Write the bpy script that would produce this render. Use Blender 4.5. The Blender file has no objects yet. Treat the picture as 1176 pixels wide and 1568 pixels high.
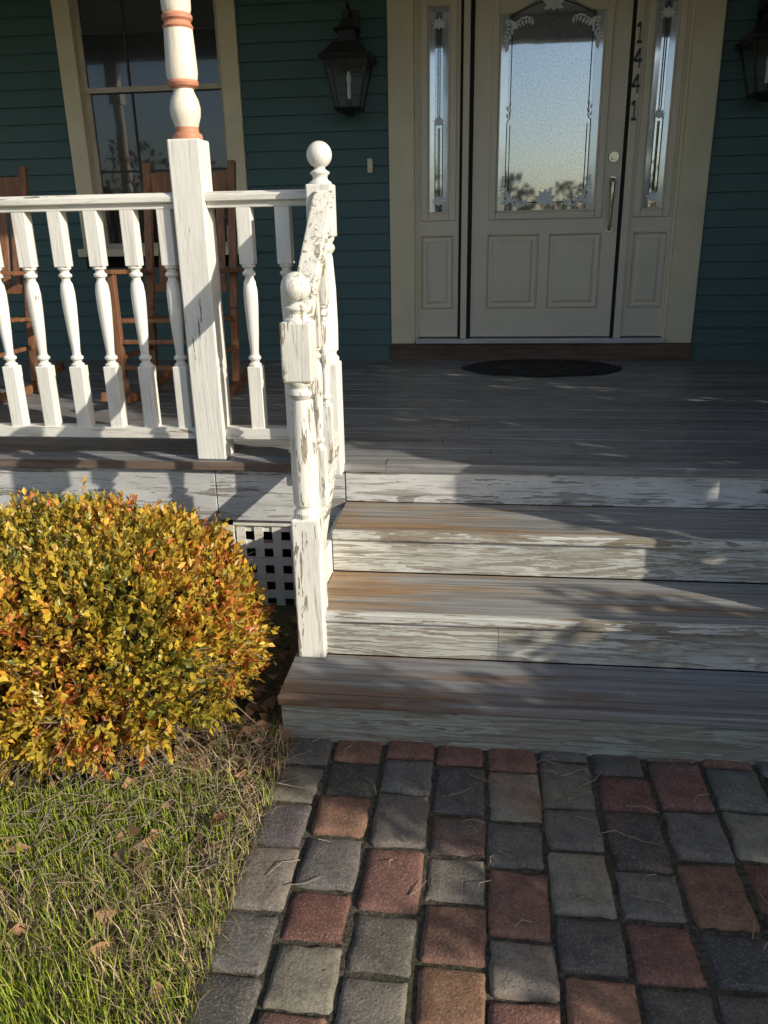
import bpy, math, random
import numpy as np
from mathutils import Vector, Matrix
random.seed(7); rng=np.random.default_rng(11)
scene=bpy.context.scene
G=-0.62   # ground level, porch floor is z=0, house wall is y=0
# ------------------------------------------------------------------ helpers
def empty(name):
    o=bpy.data.objects.new(name,None); scene.collection.objects.link(o); return o
class MB:
    def __init__(s): s.v=[]; s.f=[]
    def quad(s,a,b,c,d):
        n=len(s.v); s.v+= [a,b,c,d]; s.f.append((n,n+1,n+2,n+3))
    def box(s,x0,x1,y0,y1,z0,z1):
        n=len(s.v)
        s.v+=[(x0,y0,z0),(x1,y0,z0),(x1,y1,z0),(x0,y1,z0),(x0,y0,z1),(x1,y0,z1),(x1,y1,z1),(x0,y1,z1)]
        s.f+=[(n,n+3,n+2,n+1),(n+4,n+5,n+6,n+7),(n,n+1,n+5,n+4),(n+1,n+2,n+6,n+5),(n+2,n+3,n+7,n+6),(n+3,n,n+4,n+7)]
        return s
    def hexa(s,b,t):
        n=len(s.v); s.v+=list(b)+list(t)
        s.f+=[(n,n+3,n+2,n+1),(n+4,n+5,n+6,n+7),(n,n+1,n+5,n+4),(n+1,n+2,n+6,n+5),(n+2,n+3,n+7,n+6),(n+3,n,n+4,n+7)]
        return s
    def beam(s,p,q,w,h):
        p=Vector(p);q=Vector(q);d=(q-p).normalized()
        up=Vector((0,0,1)) if abs(d.z)<.95 else Vector((0,1,0))
        sd=d.cross(up).normalized();u=sd.cross(d)
        c=[(-1,-1),(1,-1),(1,1),(-1,1)]
        s.hexa([tuple(p+sd*w/2*a+u*h/2*b) for a,b in c],[tuple(q+sd*w/2*a+u*h/2*b) for a,b in c]); return s
    def tube(s,pts,r,seg=8,closed=False):
        pts=[Vector(p) for p in pts]; n0=len(s.v); N=len(pts)
        if not isinstance(r,(list,tuple)): r=[r]*N
        prev=None
        for i,p in enumerate(pts):
            if closed: d=(pts[(i+1)%N]-pts[i-1])
            else: d=(pts[min(i+1,N-1)]-pts[max(i-1,0)])
            d.normalize()
            if prev is None:
                a=d.cross(Vector((0,0,1)))
                if a.length<.1: a=d.cross(Vector((1,0,0)))
            else: a=prev-d*prev.dot(d)
            a.normalize(); prev=a; b=d.cross(a)
            for k in range(seg):
                t=2*math.pi*k/seg; s.v.append(tuple(p+(a*math.cos(t)+b*math.sin(t))*r[i]))
        for i in range(N if closed else N-1):
            j=(i+1)%N
            for k in range(seg):
                k2=(k+1)%seg
                s.f.append((n0+i*seg+k,n0+i*seg+k2,n0+j*seg+k2,n0+j*seg+k))
        if not closed:
            s.f.append(tuple(n0+k for k in range(seg))[::-1]); s.f.append(tuple(n0+(N-1)*seg+k for k in range(seg)))
        return s
    def lathe(s,x,y,prof,seg=20):
        n0=len(s.v); N=len(prof)
        for z,r in prof:
            for k in range(seg):
                t=2*math.pi*k/seg; s.v.append((x+r*math.cos(t),y+r*math.sin(t),z))
        for i in range(N-1):
            for k in range(seg):
                k2=(k+1)%seg; s.f.append((n0+i*seg+k,n0+i*seg+k2,n0+(i+1)*seg+k2,n0+(i+1)*seg+k))
        s.f.append(tuple(n0+k for k in range(seg))[::-1]); s.f.append(tuple(n0+(N-1)*seg+k for k in range(seg)))
        return s
    def obj(s,name,mat,parent=None,bevel=0,smooth=False):
        m=bpy.data.meshes.new(name); m.from_pydata([tuple(map(float,v)) for v in s.v],[],s.f); m.update()
        o=bpy.data.objects.new(name,m); scene.collection.objects.link(o)
        if mat: m.materials.append(mat)
        if smooth:
            for p in m.polygons: p.use_smooth=len(p.vertices)<=4
            md=o.modifiers.new('es','EDGE_SPLIT'); md.split_angle=math.radians(38)
        if bevel:
            md=o.modifiers.new('b','BEVEL'); md.width=bevel; md.segments=2; md.limit_method='ANGLE'; md.angle_limit=math.radians(40)
            md.use_clamp_overlap=True
        if parent: o.parent=parent
        return o
def fast(name,V,F,mat,col=None,parent=None,smooth=False):
    V=np.asarray(V,np.float32);F=np.asarray(F,np.int32)
    m=bpy.data.meshes.new(name); m.vertices.add(len(V)); m.vertices.foreach_set('co',V.ravel())
    k=F.shape[1]; m.loops.add(F.size); m.loops.foreach_set('vertex_index',F.ravel())
    m.polygons.add(len(F)); m.polygons.foreach_set('loop_start',np.arange(len(F),dtype=np.int32)*k)
    m.polygons.foreach_set('loop_total',np.full(len(F),k,np.int32))
    if smooth: m.polygons.foreach_set('use_smooth',np.ones(len(F),bool))
    m.update(calc_edges=True); m.validate()
    if col is not None:
        a=m.color_attributes.new('col','FLOAT_COLOR','POINT')
        c=np.ones((len(V),4),np.float32); c[:,:3]=col; a.data.foreach_set('color',c.ravel())
    m.materials.append(mat)
    o=bpy.data.objects.new(name,m); scene.collection.objects.link(o)
    if parent: o.parent=parent
    return o
def unit(a): return a/np.maximum(np.linalg.norm(a,axis=-1,keepdims=True),1e-9)
def leaves(name,P,A,L,W,col,mat,parent=None,fold=.25):
    n=len(P); A=unit(A); R=rng.normal(size=(n,3)); S=unit(np.cross(A,R)); Nn=np.cross(A,S)
    L=np.broadcast_to(L,(n,))[:,None];W=np.broadcast_to(W,(n,))[:,None]
    V=np.stack([P,P+A*L*.5+S*W*.5+Nn*W*fold,P+A*L,P+A*L*.5-S*W*.5+Nn*W*fold],1).reshape(-1,3)
    b=np.arange(n)[:,None]*4
    F=np.concatenate([b+[0,1,2],b+[0,2,3]])
    return fast(name,V,F,mat,np.repeat(col,4,0),parent)
def vn(p,s,seed=0):
    r=np.random.default_rng(seed); out=0
    for k in range(5):
        w=r.normal(size=3)*s*(1.6**k)/1.5; out=out+np.sin(p@w+r.uniform(0,6.28))/(1.35**k)
    return out/2.6
# ------------------------------------------------------------------ materials
def base(name,rough=.6,spec=.5):
    m=bpy.data.materials.new(name); m.use_nodes=True; nt=m.node_tree; b=nt.nodes['Principled BSDF']
    b.inputs['Roughness'].default_value=rough; b.inputs['Specular IOR Level'].default_value=spec
    return m,nt,b
def N(nt,t,**k):
    n=nt.nodes.new(t)
    for a,v in k.items(): setattr(n,a,v)
    return n
def coords(nt,scale,rot=(0,0,0)):
    tc=N(nt,'ShaderNodeTexCoord'); mp=N(nt,'ShaderNodeMapping'); mp.inputs['Scale'].default_value=scale; mp.inputs['Rotation'].default_value=rot
    nt.links.new(tc.outputs['Object'],mp.inputs['Vector']); return mp.outputs[0]
def noise(nt,vec,scale=1,detail=5,rough=.6,dist=0):
    n=N(nt,'ShaderNodeTexNoise'); n.inputs['Scale'].default_value=scale; n.inputs['Detail'].default_value=min(detail,4)
    n.inputs['Roughness'].default_value=rough; n.inputs['Distortion'].default_value=dist
    nt.links.new(vec,n.inputs['Vector']); return n.outputs['Fac']
def ramp(nt,fac,stops):
    r=N(nt,'ShaderNodeValToRGB'); e=r.color_ramp.elements
    while len(e)<len(stops): e.new(.5)
    for i,(p,c) in enumerate(stops):
        e[i].position=p; e[i].color=(c,c,c,1) if isinstance(c,(int,float)) else (*c,1)
    nt.links.new(fac,r.inputs[0]); return r.outputs[0]
def mth(nt,op,a,b):
    n=N(nt,'ShaderNodeMath',operation=op)
    for i,x in enumerate((a,b)):
        if isinstance(x,(int,float)): n.inputs[i].default_value=x
        else: nt.links.new(x,n.inputs[i])
    return n.outputs[0]
def mix(nt,f,a,b,blend='MIX'):
    n=N(nt,'ShaderNodeMix',data_type='RGBA',blend_type=blend)
    for i,x in ((0,f),(6,a),(7,b)):
        if isinstance(x,(int,float)): n.inputs[i].default_value=x
        elif isinstance(x,tuple): n.inputs[i].default_value=(*x,1)
        else: nt.links.new(x,n.inputs[i])
    return n.outputs[2]
def bump(nt,b,h,dist=.002,strength=1):
    n=N(nt,'ShaderNodeBump'); n.inputs['Distance'].default_value=dist; n.inputs['Strength'].default_value=strength
    nt.links.new(h,n.inputs['Height']); nt.links.new(n.outputs[0],b.inputs['Normal'])
def L(nt,a,b): nt.links.new(a,b)
def ax(a,along,across):
    s=[across]*3; s['xyz'.index(a)]=along; return tuple(s)
# peeling paint over raised wood grain
def peel(name,paint,woodd,woodl,axis='x',t=.56,rough=.5,dirt=(.45,.42,.36),grainamp=.3,stain=.5,crk=.5,pa=(2.2,9),pk=.8):
    m,nt,b=base(name,rough)
    g=noise(nt,coords(nt,ax(axis,2.4,60)),1,4,.65,1.6)      # fine grain
    g2=noise(nt,coords(nt,ax(axis,1.8,20)),1,3,.55,3.0)     # cathedral grain
    n1=noise(nt,coords(nt,ax(axis,*pa)),1,4,.78,.5)
    n1=mth(nt,'ADD',mth(nt,'MULTIPLY',n1,pk),.5-.5*pk)
    a=mth(nt,'ADD',n1,mth(nt,'MULTIPLY',mth(nt,'SUBTRACT',g,.5),grainamp))
    a=mth(nt,'ADD',a,mth(nt,'MULTIPLY',mth(nt,'SUBTRACT',g2,.5),grainamp*.9))
    mask=ramp(nt,a,[(t,0.),(t+.02,1.)])
    wood=mix(nt,ramp(nt,g,[(.35,0.),(.65,1.)]),woodd,woodl)
    st=ramp(nt,noise(nt,coords(nt,ax(axis,1.,3)),2.2,4,.7),[(.42,0.),(.72,stain)])
    pc=mix(nt,st,paint,dirt)
    crack=ramp(nt,mth(nt,'MULTIPLY',mth(nt,'ADD',g,g2),.5),[(.38,crk),(.45,0.)])
    pc=mix(nt,crack,pc,tuple((a_+b_)/2 for a_,b_ in zip(woodd,woodl)))
    L(nt,mix(nt,mask,pc,wood),b.inputs['Base Color'])
    L(nt,mix(nt,mask,(rough,)*3,(.8,)*3),b.inputs['Roughness'])
    h=mth(nt,'SUBTRACT',mth(nt,'MULTIPLY',mth(nt,'ADD',g,g2),.5),mth(nt,'MULTIPLY',mask,.8))
    bump(nt,b,h,.0028,.9)
    return m
WOODD=(.10,.075,.05); WOODL=(.32,.25,.17)
m_rail=peel('weathered_white_paint_v',(.84,.82,.76),WOODD,WOODL,'z',.66,stain=.35,crk=.22,pa=(2.5,11))
m_railx=peel('weathered_white_paint_x',(.80,.78,.72),WOODD,WOODL,'x',.62,stain=.5,crk=.4)
m_stair=peel('flaking_white_paint',(.86,.84,.77),(.13,.11,.08),(.40,.35,.26),'z',.575,stain=.5,crk=.5,pa=(4,18),grainamp=.45)
m_stairy=peel('flaking_white_paint_rail',(.85,.83,.75),(.15,.12,.09),(.42,.36,.27),'y',.56,stain=.5,pa=(4,18),grainamp=.45)
m_riser=peel('peeling_riser_paint',(.60,.60,.56),(.13,.11,.085),(.36,.33,.28),'x',.52,grainamp=1.1,stain=.95,dirt=(.28,.27,.24),crk=.85,pk=.5,pa=(1.2,12))
m_riserg=peel('weathered_grey_riser',(.34,.37,.33),(.12,.11,.09),(.27,.265,.225),'x',.48,grainamp=1.2,stain=.95,dirt=(.21,.22,.19),crk=.85,pk=.5,pa=(1.2,12))
m_fascia=peel('fascia_white_paint',(.62,.62,.61),(.11,.10,.09),(.36,.34,.31),'x',.585,grainamp=.7,stain=.8,dirt=(.36,.36,.35),crk=.6,pk=.8,pa=(2.,18))
m_nose=peel('nosing_paint',(.58,.58,.55),(.14,.11,.08),(.36,.31,.24),'x',.50,grainamp=.7)
def planks(name,c1,c2,c3,rough=.45,axis='x',grey=(.45,.62),bias=0):
    m,nt,b=base(name,rough)
    g=noise(nt,coords(nt,ax(axis,2,70)),1,4,.65,.3)
    big=noise(nt,coords(nt,ax(axis,.55,5)),1.3,4,.62,.3)
    if bias:
        tc=N(nt,'ShaderNodeTexCoord'); sp_=N(nt,'ShaderNodeSeparateXYZ'); L(nt,tc.outputs['Object'],sp_.inputs[0])
        big=mth(nt,'ADD',big,mth(nt,'MULTIPLY',sp_.outputs[0],bias))
    fine=noise(nt,coords(nt,ax(axis,9,30)),1,4,.7)
    c=mix(nt,ramp(nt,big,[(grey[0],0.),(grey[1],1.)]),c1,c2)
    c=mix(nt,ramp(nt,fine,[(.50,0.),(.72,.6)]),c,c3)
    c=mix(nt,ramp(nt,g,[(.3,.75),(.6,0.)]),c,(.06,.048,.04))
    L(nt,c,b.inputs['Base Color'])
    L(nt,ramp(nt,fine,[(.3,rough-.1),(.7,rough+.25)]),b.inputs['Roughness'])
    bump(nt,b,g,.0014,.8); return m
m_floor=planks('porch_floor_grey',(.24,.23,.225),(.34,.35,.36),(.18,.155,.14),.36,grey=(.38,.56))
m_tread=planks('worn_tread_wood',(.32,.20,.105),(.30,.30,.295),(.38,.34,.28),.5,grey=(.42,.55),bias=.15)
m_tread3=planks('worn_bottom_tread',(.17,.10,.065),(.23,.235,.245),(.27,.26,.25),.5,grey=(.42,.54),bias=.18)
m_edge=planks('deck_edge_wood',(.16,.11,.085),(.22,.18,.14),(.12,.08,.06),.6)
def flat(name,c,rough=.5,var=.15,sc=6,spec=.5,metal=0,bm=0.):
    m,nt,b=base(name,rough,spec); b.inputs['Metallic'].default_value=metal
    n=noise(nt,coords(nt,(1,1,1)),sc,4,.65)
    L(nt,mix(nt,ramp(nt,n,[(.35,0.),(.7,1.)]),c,tuple(x*(1-var) for x in c)),b.inputs['Base Color'])
    if bm: bump(nt,b,noise(nt,coords(nt,(1,1,1)),sc*12,3,.6),bm,.6)
    return m
def siding():
    m,nt,b=base('teal_clapboard',.5)
    big=noise(nt,coords(nt,(1,1,1)),1.5,4,.6)
    g=noise(nt,coords(nt,(3,60,60)),1,4,.6)
    c=mix(nt,ramp(nt,big,[(.3,0.),(.7,1.)]),(.070,.142,.135),(.055,.115,.120))
    c=mix(nt,ramp(nt,g,[(.60,0.),(.75,.4)]),c,(.12,.19,.18))
    L(nt,c,b.inputs['Base Color']); bump(nt,b,g,.0006,.6); return m
m_side=siding()
m_trim=flat('cream_trim',(.80,.71,.50),.45,.14,4,bm=.0004)
m_door=flat('cream_door',(.78,.70,.56),.4,.12,3,bm=.0003)
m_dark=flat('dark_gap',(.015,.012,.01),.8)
m_wintrim=flat('window_trim',(.60,.55,.45),.5,.15)
m_sillm=flat('aluminium_threshold',(.55,.56,.58),.35,.2,metal=.6)
m_sillw=planks('sill_wood',(.13,.07,.045),(.20,.12,.08),(.07,.04,.03),.6)
m_black=flat('black_metal',(.02,.02,.02),.4,.3,spec=.5)
m_rub=flat('rubber_mat',(.022,.02,.02),.7,.4,20,bm=.003)
m_brass=flat('satin_nickel',(.62,.56,.45),.25,.2,metal=1)
m_chair=planks('rocker_wood',(.26,.11,.05),(.33,.15,.07),(.16,.07,.03),.4,'z')
m_roof=flat('roof_shingle',(.07,.065,.06),.9,.4,30)
m_ceil=flat('porch_ceiling',(.75,.75,.70),.6)
def glass(name,refl,basec,rgh,bmp,chip=0):
    m=bpy.data.materials.new(name); m.use_nodes=True; nt=m.node_tree; b=nt.nodes['Principled BSDF']
    n=noise(nt,coords(nt,(1,1,1)),2.2,4,.6)
    c=mix(nt,ramp(nt,n,[(.4,0.),(.65,1.)]),basec,tuple(x*1.8+.01 for x in basec))
    mx=N(nt,'ShaderNodeMixShader'); mx.inputs[0].default_value=refl
    if chip:
        ch=noise(nt,coords(nt,(1,1,1)),85,4,.75)
        c=mix(nt,ramp(nt,ch,[(.48,0.),(.66,.7)]),c,(.42,.45,.50))
        L(nt,ramp(nt,ch,[(.45,refl),(.7,refl*.55)]),mx.inputs[0])
    L(nt,c,b.inputs['Base Color'])
    b.inputs['Roughness'].default_value=.12
    gl=N(nt,'ShaderNodeBsdfGlossy'); gl.inputs['Roughness'].default_value=rgh; gl.inputs['Color'].default_value=(.88,.94,1,1)
    out=[x for x in nt.nodes if x.type=='OUTPUT_MATERIAL'][0]
    L(nt,b.outputs[0],mx.inputs[1]); L(nt,gl.outputs[0],mx.inputs[2]); L(nt,mx.outputs[0],out.inputs[0])
    if bmp:
        bn=N(nt,'ShaderNodeBump'); bn.inputs['Distance'].default_value=bmp
        L(nt,noise(nt,coords(nt,(1,1,1)),5,1,.4),bn.inputs['Height']); L(nt,bn.outputs[0],gl.inputs['Normal'])
    return m
m_glass=glass('door_glass',.6,(.07,.085,.11),.03,.0003,1)
m_bevglass=glass('bevelled_glass',.5,(.50,.56,.64),.08,.001)
m_wing=glass('window_glass',.07,(.012,.012,.014),.02,.0003)
m_etch=flat('etched_glass',(.80,.84,.86),.35,.1)
def attr(name,rough=.6,trans=.0,fine=0,amt=.3,bm=0,spec=.3):
    m,nt,b=base(name,rough,spec); a=N(nt,'ShaderNodeAttribute'); a.attribute_name='col'; c=a.outputs['Color']
    if fine:
        n=noise(nt,coords(nt,(1,1,1)),fine,4,.75)
        c=mix(nt,ramp(nt,n,[(.3,amt),(.62,0.)]),c,mix(nt,1.,c,(.25,.25,.25),'MULTIPLY'))
        n2=noise(nt,coords(nt,(1,1,1)),fine*9,3,.7)
        c=mix(nt,ramp(nt,n2,[(.54,0.),(.70,.45)]),c,(.40,.36,.30))
        c=mix(nt,ramp(nt,n2,[(.32,.7),(.43,0.)]),c,(.045,.04,.036))
        if bm: bump(nt,b,mth(nt,'ADD',n2,n),bm,1)
    L(nt,c,b.inputs['Base Color'])
    if trans:
        t=N(nt,'ShaderNodeBsdfTranslucent'); L(nt,c,t.inputs[0]); mx=N(nt,'ShaderNodeMixShader'); mx.inputs[0].default_value=trans
        out=[x for x in nt.nodes if x.type=='OUTPUT_MATERIAL'][0]
        L(nt,b.outputs[0],mx.inputs[1]); L(nt,t.outputs[0],mx.inputs[2]); L(nt,mx.outputs[0],out.inputs[0])
    return m
m_leaf=attr('shrub_leaf',.38,.25,spec=.5); m_blade=attr('grass_blade',.6,0); m_twig=flat('twig_bark',(.28,.22,.16),.8,.4,30)
m_far=attr('far_foliage',.7,0)
m_paver=attr('paver_concrete',.8,0,18,.6,.0026)
# ------------------------------------------------------------------ ground
def ground_mat():
    m,nt,b=base('lawn_soil',.9,.2)
    n=noise(nt,coords(nt,(1,1,1)),1.2,4,.6); f=noise(nt,coords(nt,(1,1,1)),60,4,.7)
    c=mix(nt,ramp(nt,n,[(.42,0.),(.6,1.)]),(.16,.13,.075),(.12,.14,.045))
    c=mix(nt,ramp(nt,f,[(.35,.8),(.65,0.)]),c,(.05,.038,.026))
    L(nt,c,b.inputs['Base Color']); bump(nt,b,f,.01,1); return m
gm=MB()
gm.quad((-300,-300,G-.012),(300,-300,G-.012),(300,300,G-.012),(-300,300,G-.012)); gm.obj('ground',ground_mat())
bed=MB(); bed.quad((-.495,-9,G-.006),(1.46,-9,G-.006),(1.46,-3.42,G-.006),(-.495,-3.42,G-.006))
path=empty('paver_path')
def jointmat():
    m,nt,b=base('joint_sand',.95,.1); f=noise(nt,coords(nt,(1,1,1)),90,4,.7); g=noise(nt,coords(nt,(1,1,1)),5,4,.7)
    c=mix(nt,ramp(nt,f,[(.35,0.),(.7,1.)]),(.035,.03,.024),(.15,.13,.10)); c=mix(nt,ramp(nt,g,[(.5,0.),(.65,.6)]),c,(.05,.055,.025))
    L(nt,c,b.inputs['Base Color']); bump(nt,b,f,.006,1); return m
bed.obj('joint_sand',jointmat(),path)
d=np.array([.055,.010,.0035,.0008,0,0,0,.0008,.0035,.010,.055])
K=len(d); ii,jj=np.meshgrid(range(K),range(K),indexing='ij')
sg=np.array([-1,-1,-1,-1,-1,0,1,1,1,1,1.])
V=[];F=[];C=[];nb=0
pal=[((.215,.108,.080),.34),((.140,.130,.115),.24),((.245,.215,.17),.20),((.088,.08,.074),.10),((.28,.15,.095),.12)]
quadt=np.array([(i*K+j,(i+1)*K+j,(i+1)*K+j+1,i*K+j+1) for i in range(K-1) for j in range(K-1)])
def ext(half): 
    e=half-np.array([0,.001,.0055,.014,.04,half,.04,.014,.0055,.001,0]); return sg*e
x=-.49; ci=0
while x<1.42:
    y=-3.44+rng.uniform(0,.10); ci+=1; prev=-1
    while y>-8.6:
        ln=rng.choice([.150,.152,.165,.180,.205])
        w=.151-.0085; l=ln-.009
        cx=x+.0757+rng.normal(0,.0022)-.004*math.sin(y*1.3+ci); cy=y-ln/2
        u=ext(w/2)[ii]; v=ext(l/2)[jj]
        cr=.008+.009*rng.random(); qx=np.maximum(np.abs(u)-(w/2-cr),0);qy=np.maximum(np.abs(v)-(l/2-cr),0); q=np.hypot(qx,qy); s=np.where(q>cr*.7,np.minimum(1,(cr*.98)/np.maximum(q,1e-6)),1)
        u=np.sign(u)*(np.minimum(np.abs(u),w/2-cr)+qx*s); v=np.sign(v)*(np.minimum(np.abs(v),l/2-cr)+qy*s)
        dd_=np.maximum(d[ii],d[jj]); border=(dd_>.003)
        z=-dd_
        wob=rng.normal(0,.0016,(4,K))
        u=u+wob[0][jj]*(ii<4)+wob[1][jj]*(ii>6); v=v+wob[2][ii]*(jj<4)+wob[3][ii]*(jj>6)
        z=z+rng.normal(0,.0006,u.shape)-border*(dd_<.05)*np.abs(rng.normal(0,.0028,u.shape))
        tz=rng.normal(0,.0026); tx,ty=rng.normal(0,.015,2)
        z=z+tz+u*tx+v*ty
        a=rng.normal(0,.016); X=cx+u*math.cos(a)-v*math.sin(a); Y=cy+u*math.sin(a)+v*math.cos(a)
        P=np.stack([X,Y,G+.006+z],-1).reshape(-1,3)
        V.append(P); F.append(quadt+nb); nb+=K*K
        ws=np.array([p[1] for p in pal]); k=rng.choice(len(pal),p=ws/ws.sum())
        if k==prev: k=rng.choice(len(pal),p=ws/ws.sum())
        prev=k; k2=rng.choice(len(pal),p=ws/ws.sum())
        c=np.array(pal[k][0])*rng.uniform(.8,1.2)+rng.normal(0,.004,3); c2=np.array(pal[k2][0])
        bl=(np.clip(vn(P,14,ci+int(-y*10))*.7+.1,0,.65)*(rng.random()<.6))[:,None]
        C.append(np.clip(c*(1-bl)+c2*bl,.03,1))
        y-=ln
    x+=.1515
fast('pavers',np.concatenate(V),np.concatenate(F),m_paver,np.concatenate(C),path,True)
# ------------------------------------------------------------------ house
house=empty('house')
mb=MB()
XW0,XW1=-7.0,4.2
opens=[(-.525,1.428,-1,2.30),(-2.625,-1.457,.70,2.50),(2.36,3.53,.70,2.50)]
e=.102; z=0.0
while z<5.6:
    z1=z+e; segs=[(XW0,XW1)]
    for (a,b_,c,dd) in opens:
        if z1>c and z<dd:
            ns=[]
            for s0,s1 in segs:
                if b_<=s0 or a>=s1: ns.append((s0,s1)); continue
                if s0<a: ns.append((s0,a))
                if s1>b_: ns.append((b_,s1))
            segs=ns
    for s0,s1 in segs:
        cuts=[s0]; xx=s0
        while s1-xx>3.4: xx+=rng.uniform(1.6,3.2); cuts.append(xx)
        cuts.append(s1)
        for i in range(len(cuts)-1):
            a,b_=cuts[i]+.0008,cuts[i+1]-.0008; o=rng.normal(0,.0008)
            mb.hexa([(a,-.027+o,z),(b_,-.027+o,z),(b_,.0,z),(a,.0,z)],[(a,-.009+o,z1+.012),(b_,-.009+o,z1+.012),(b_,.0,z1+.012),(a,.0,z1+.012)])
    z=z1
mb.obj('siding',m_side,house)
mb=MB(); z=-.4
while z<5.6:
    z1=z+e
    mb.hexa([(4.178,-2.7,z),(4.2,-2.7,z),(4.2,.0,z),(4.178,.0,z)],[(4.191,-2.7,z1+.012),(4.2,-2.7,z1+.012),(4.2,.0,z1+.012),(4.191,.0,z1+.012)])
    mb.hexa([(4.2,-2.722,z),(9,-2.722,z),(9,-2.7,z),(4.2,-2.7,z)],[(4.2,-2.709,z1+.012),(9,-2.709,z1+.012),(9,-2.7,z1+.012),(4.2,-2.7,z1+.012)])
    z=z1
mb.obj('shade_wing_siding',m_side,house)  # unseen wing, added to block low sun at the porch end
MB().box(4.2,9,-2.70,6,-.62,5.6).box(-7,4.2,.12,6,-.62,5.6).box(-7,4.2,0.002,.12,2.5,5.6).obj('wall_body',m_dark,house)
mb=MB()
mb.hexa([(-7.5,-.5,5.5),(9.5,-.5,5.5),(9.5,3,7.6),(-7.5,3,7.6)],[(-7.5,-.5,5.65),(9.5,-.5,5.65),(9.5,3,7.75),(-7.5,3,7.75)])
mb.hexa([(-7.5,3,7.6),(9.5,3,7.6),(9.5,6.5,5.5),(-7.5,6.5,5.5)],[(-7.5,3,7.75),(9.5,3,7.75),(9.5,6.5,5.65),(-7.5,6.5,5.65)])
mb.hexa([(-7.2,-2.95,2.62),(4.17,-2.95,2.62),(4.17,-.03,3.5),(-7.2,-.03,3.5)],[(-7.2,-2.95,2.70),(4.17,-2.95,2.70),(4.17,-.03,3.58),(-7.2,-.03,3.58)])
mb.obj('roof',m_roof,house)
MB().box(-7.2,4.17,-2.9,-.03,2.56,2.6).obj('porch_ceiling',m_ceil,house)
MB().box(-7.2,4.17,-2.62,-2.48,2.36,2.558).obj('porch_beam',m_railx,house,.004)
def window(x0,x1,zb,zt,nm):
    w=.115; mb=MB()
    mb.box(x0,x0+w,-.040,.06,zb,zt).box(x1-w,x1,-.040,.06,zb,zt).box(x0,x1,-.043,.06,zt,zt+.13).box(x0-.03,x1+.03,-.075,.06,zb-.05,zb)
    mb.obj(nm+'_casing',m_trim,house,.003)
    a,b_=x0+w,x1-w; mid=1.72; s=MB(); f=.032
    for (za,zc,y) in ((zb,mid+.02,.035),(mid-.018,zt,.012)):
        s.box(a,a+f,y,y+.03,za,zc).box(b_-f,b_,y,y+.03,za,zc).box(a+f,b_-f,y,y+.03,za,za+f).box(a+f,b_-f,y,y+.03,zc-f,zc)
    s.obj(nm+'_sash',m_wintrim,house,.002)
    g=MB(); g.quad((a,.05,zb),(b_,.05,zb),(b_,.05,mid),(a,.05,mid)); g.quad((a,.027,mid),(b_,.027,mid),(b_,.027,zt),(a,.027,zt)); g.obj(nm+'_glass',m_wing,house)
    c=MB()
    for (za,zc,y) in ((zb,mid,.044),(mid,zt,.021)):
        for i in (1,2): xx=a+(b_-a)*i/3; c.box(xx-.007,xx+.007,y,y+.004,za,zc)
        zz=(za+zc)/2; c.box(a,b_,y+.0005,y+.0035,zz-.007,zz+.007)
    c.obj(nm+'_grid',flat(nm+'_grid',(.06,.05,.045),.6),house)
window(-2.625,-1.457,.75,2.36,'front_window'); window(2.36,3.53,.75,2.36,'side_window')
MB().box(-.525,-.365,-.045,.05,.109,2.26).box(1.262,1.428,-.045,.05,.109,2.26).box(-.525,1.428,-.048,.05,2.26,2.42).obj('door_casing',m_trim,house,.004)
MB().box(-.365,-.345,-.02,.06,.13,2.26).box(1.244,1.262,-.02,.06,.13,2.26).obj('door_jamb',m_trim,house,.002)
MB().box(-.066,-.026,-.022,.05,.13,2.26).box(.936,.982,-.022,.05,.13,2.26).obj('door_mullion',m_door,house,.003)
MB().box(-.082,-.068,-.010,.05,.13,2.26).box(-.025,-.003,-.010,.05,.13,2.26).box(.917,.935,-.010,.05,.13,2.26).obj('door_seal_shadow',m_dark,house)  # dark weatherstrip with the gap's black shadow line put into its colour
MB().box(-.365,1.262,.052,.11,.10,2.3).obj('door_dark_backing',m_dark,house)  # near-black panel behind the whole door, colours the gaps as shade
MB().box(-.36,1.257,-.085,.05,.112,.142).obj('threshold',m_sillm,house,.004)
MB().box(-.53,1.43,-.062,-.0,.0,.108).obj('sill_board',m_sillw,house,.003)
door=empty('front_door'); door.parent=house
def panel(mb,x0,x1,z0,z1,y):
    def ring(a,ya,b_,yb):
        o=[(x0+a,ya,z0+a),(x1-a,ya,z0+a),(x1-a,ya,z1-a),(x0+a,ya,z1-a)]; i=[(x0+b_,yb,z0+b_),(x1-b_,yb,z0+b_),(x1-b_,yb,z1-b_),(x0+b_,yb,z1-b_)]
        for k in range(4): mb.quad(o[k],o[(k+1)%4],i[(k+1)%4],i[k])
    ring(0,y,.008,y-.010); ring(.008,y-.010,.018,y+.009); ring(.018,y+.009,.035,y+.009); ring(.035,y+.009,.052,y-.003)
    a=.052; mb.quad((x0+a,y-.003,z0+a),(x1-a,y-.003,z0+a),(x1-a,y-.003,z1-a),(x0+a,y-.003,z1-a))
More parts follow.
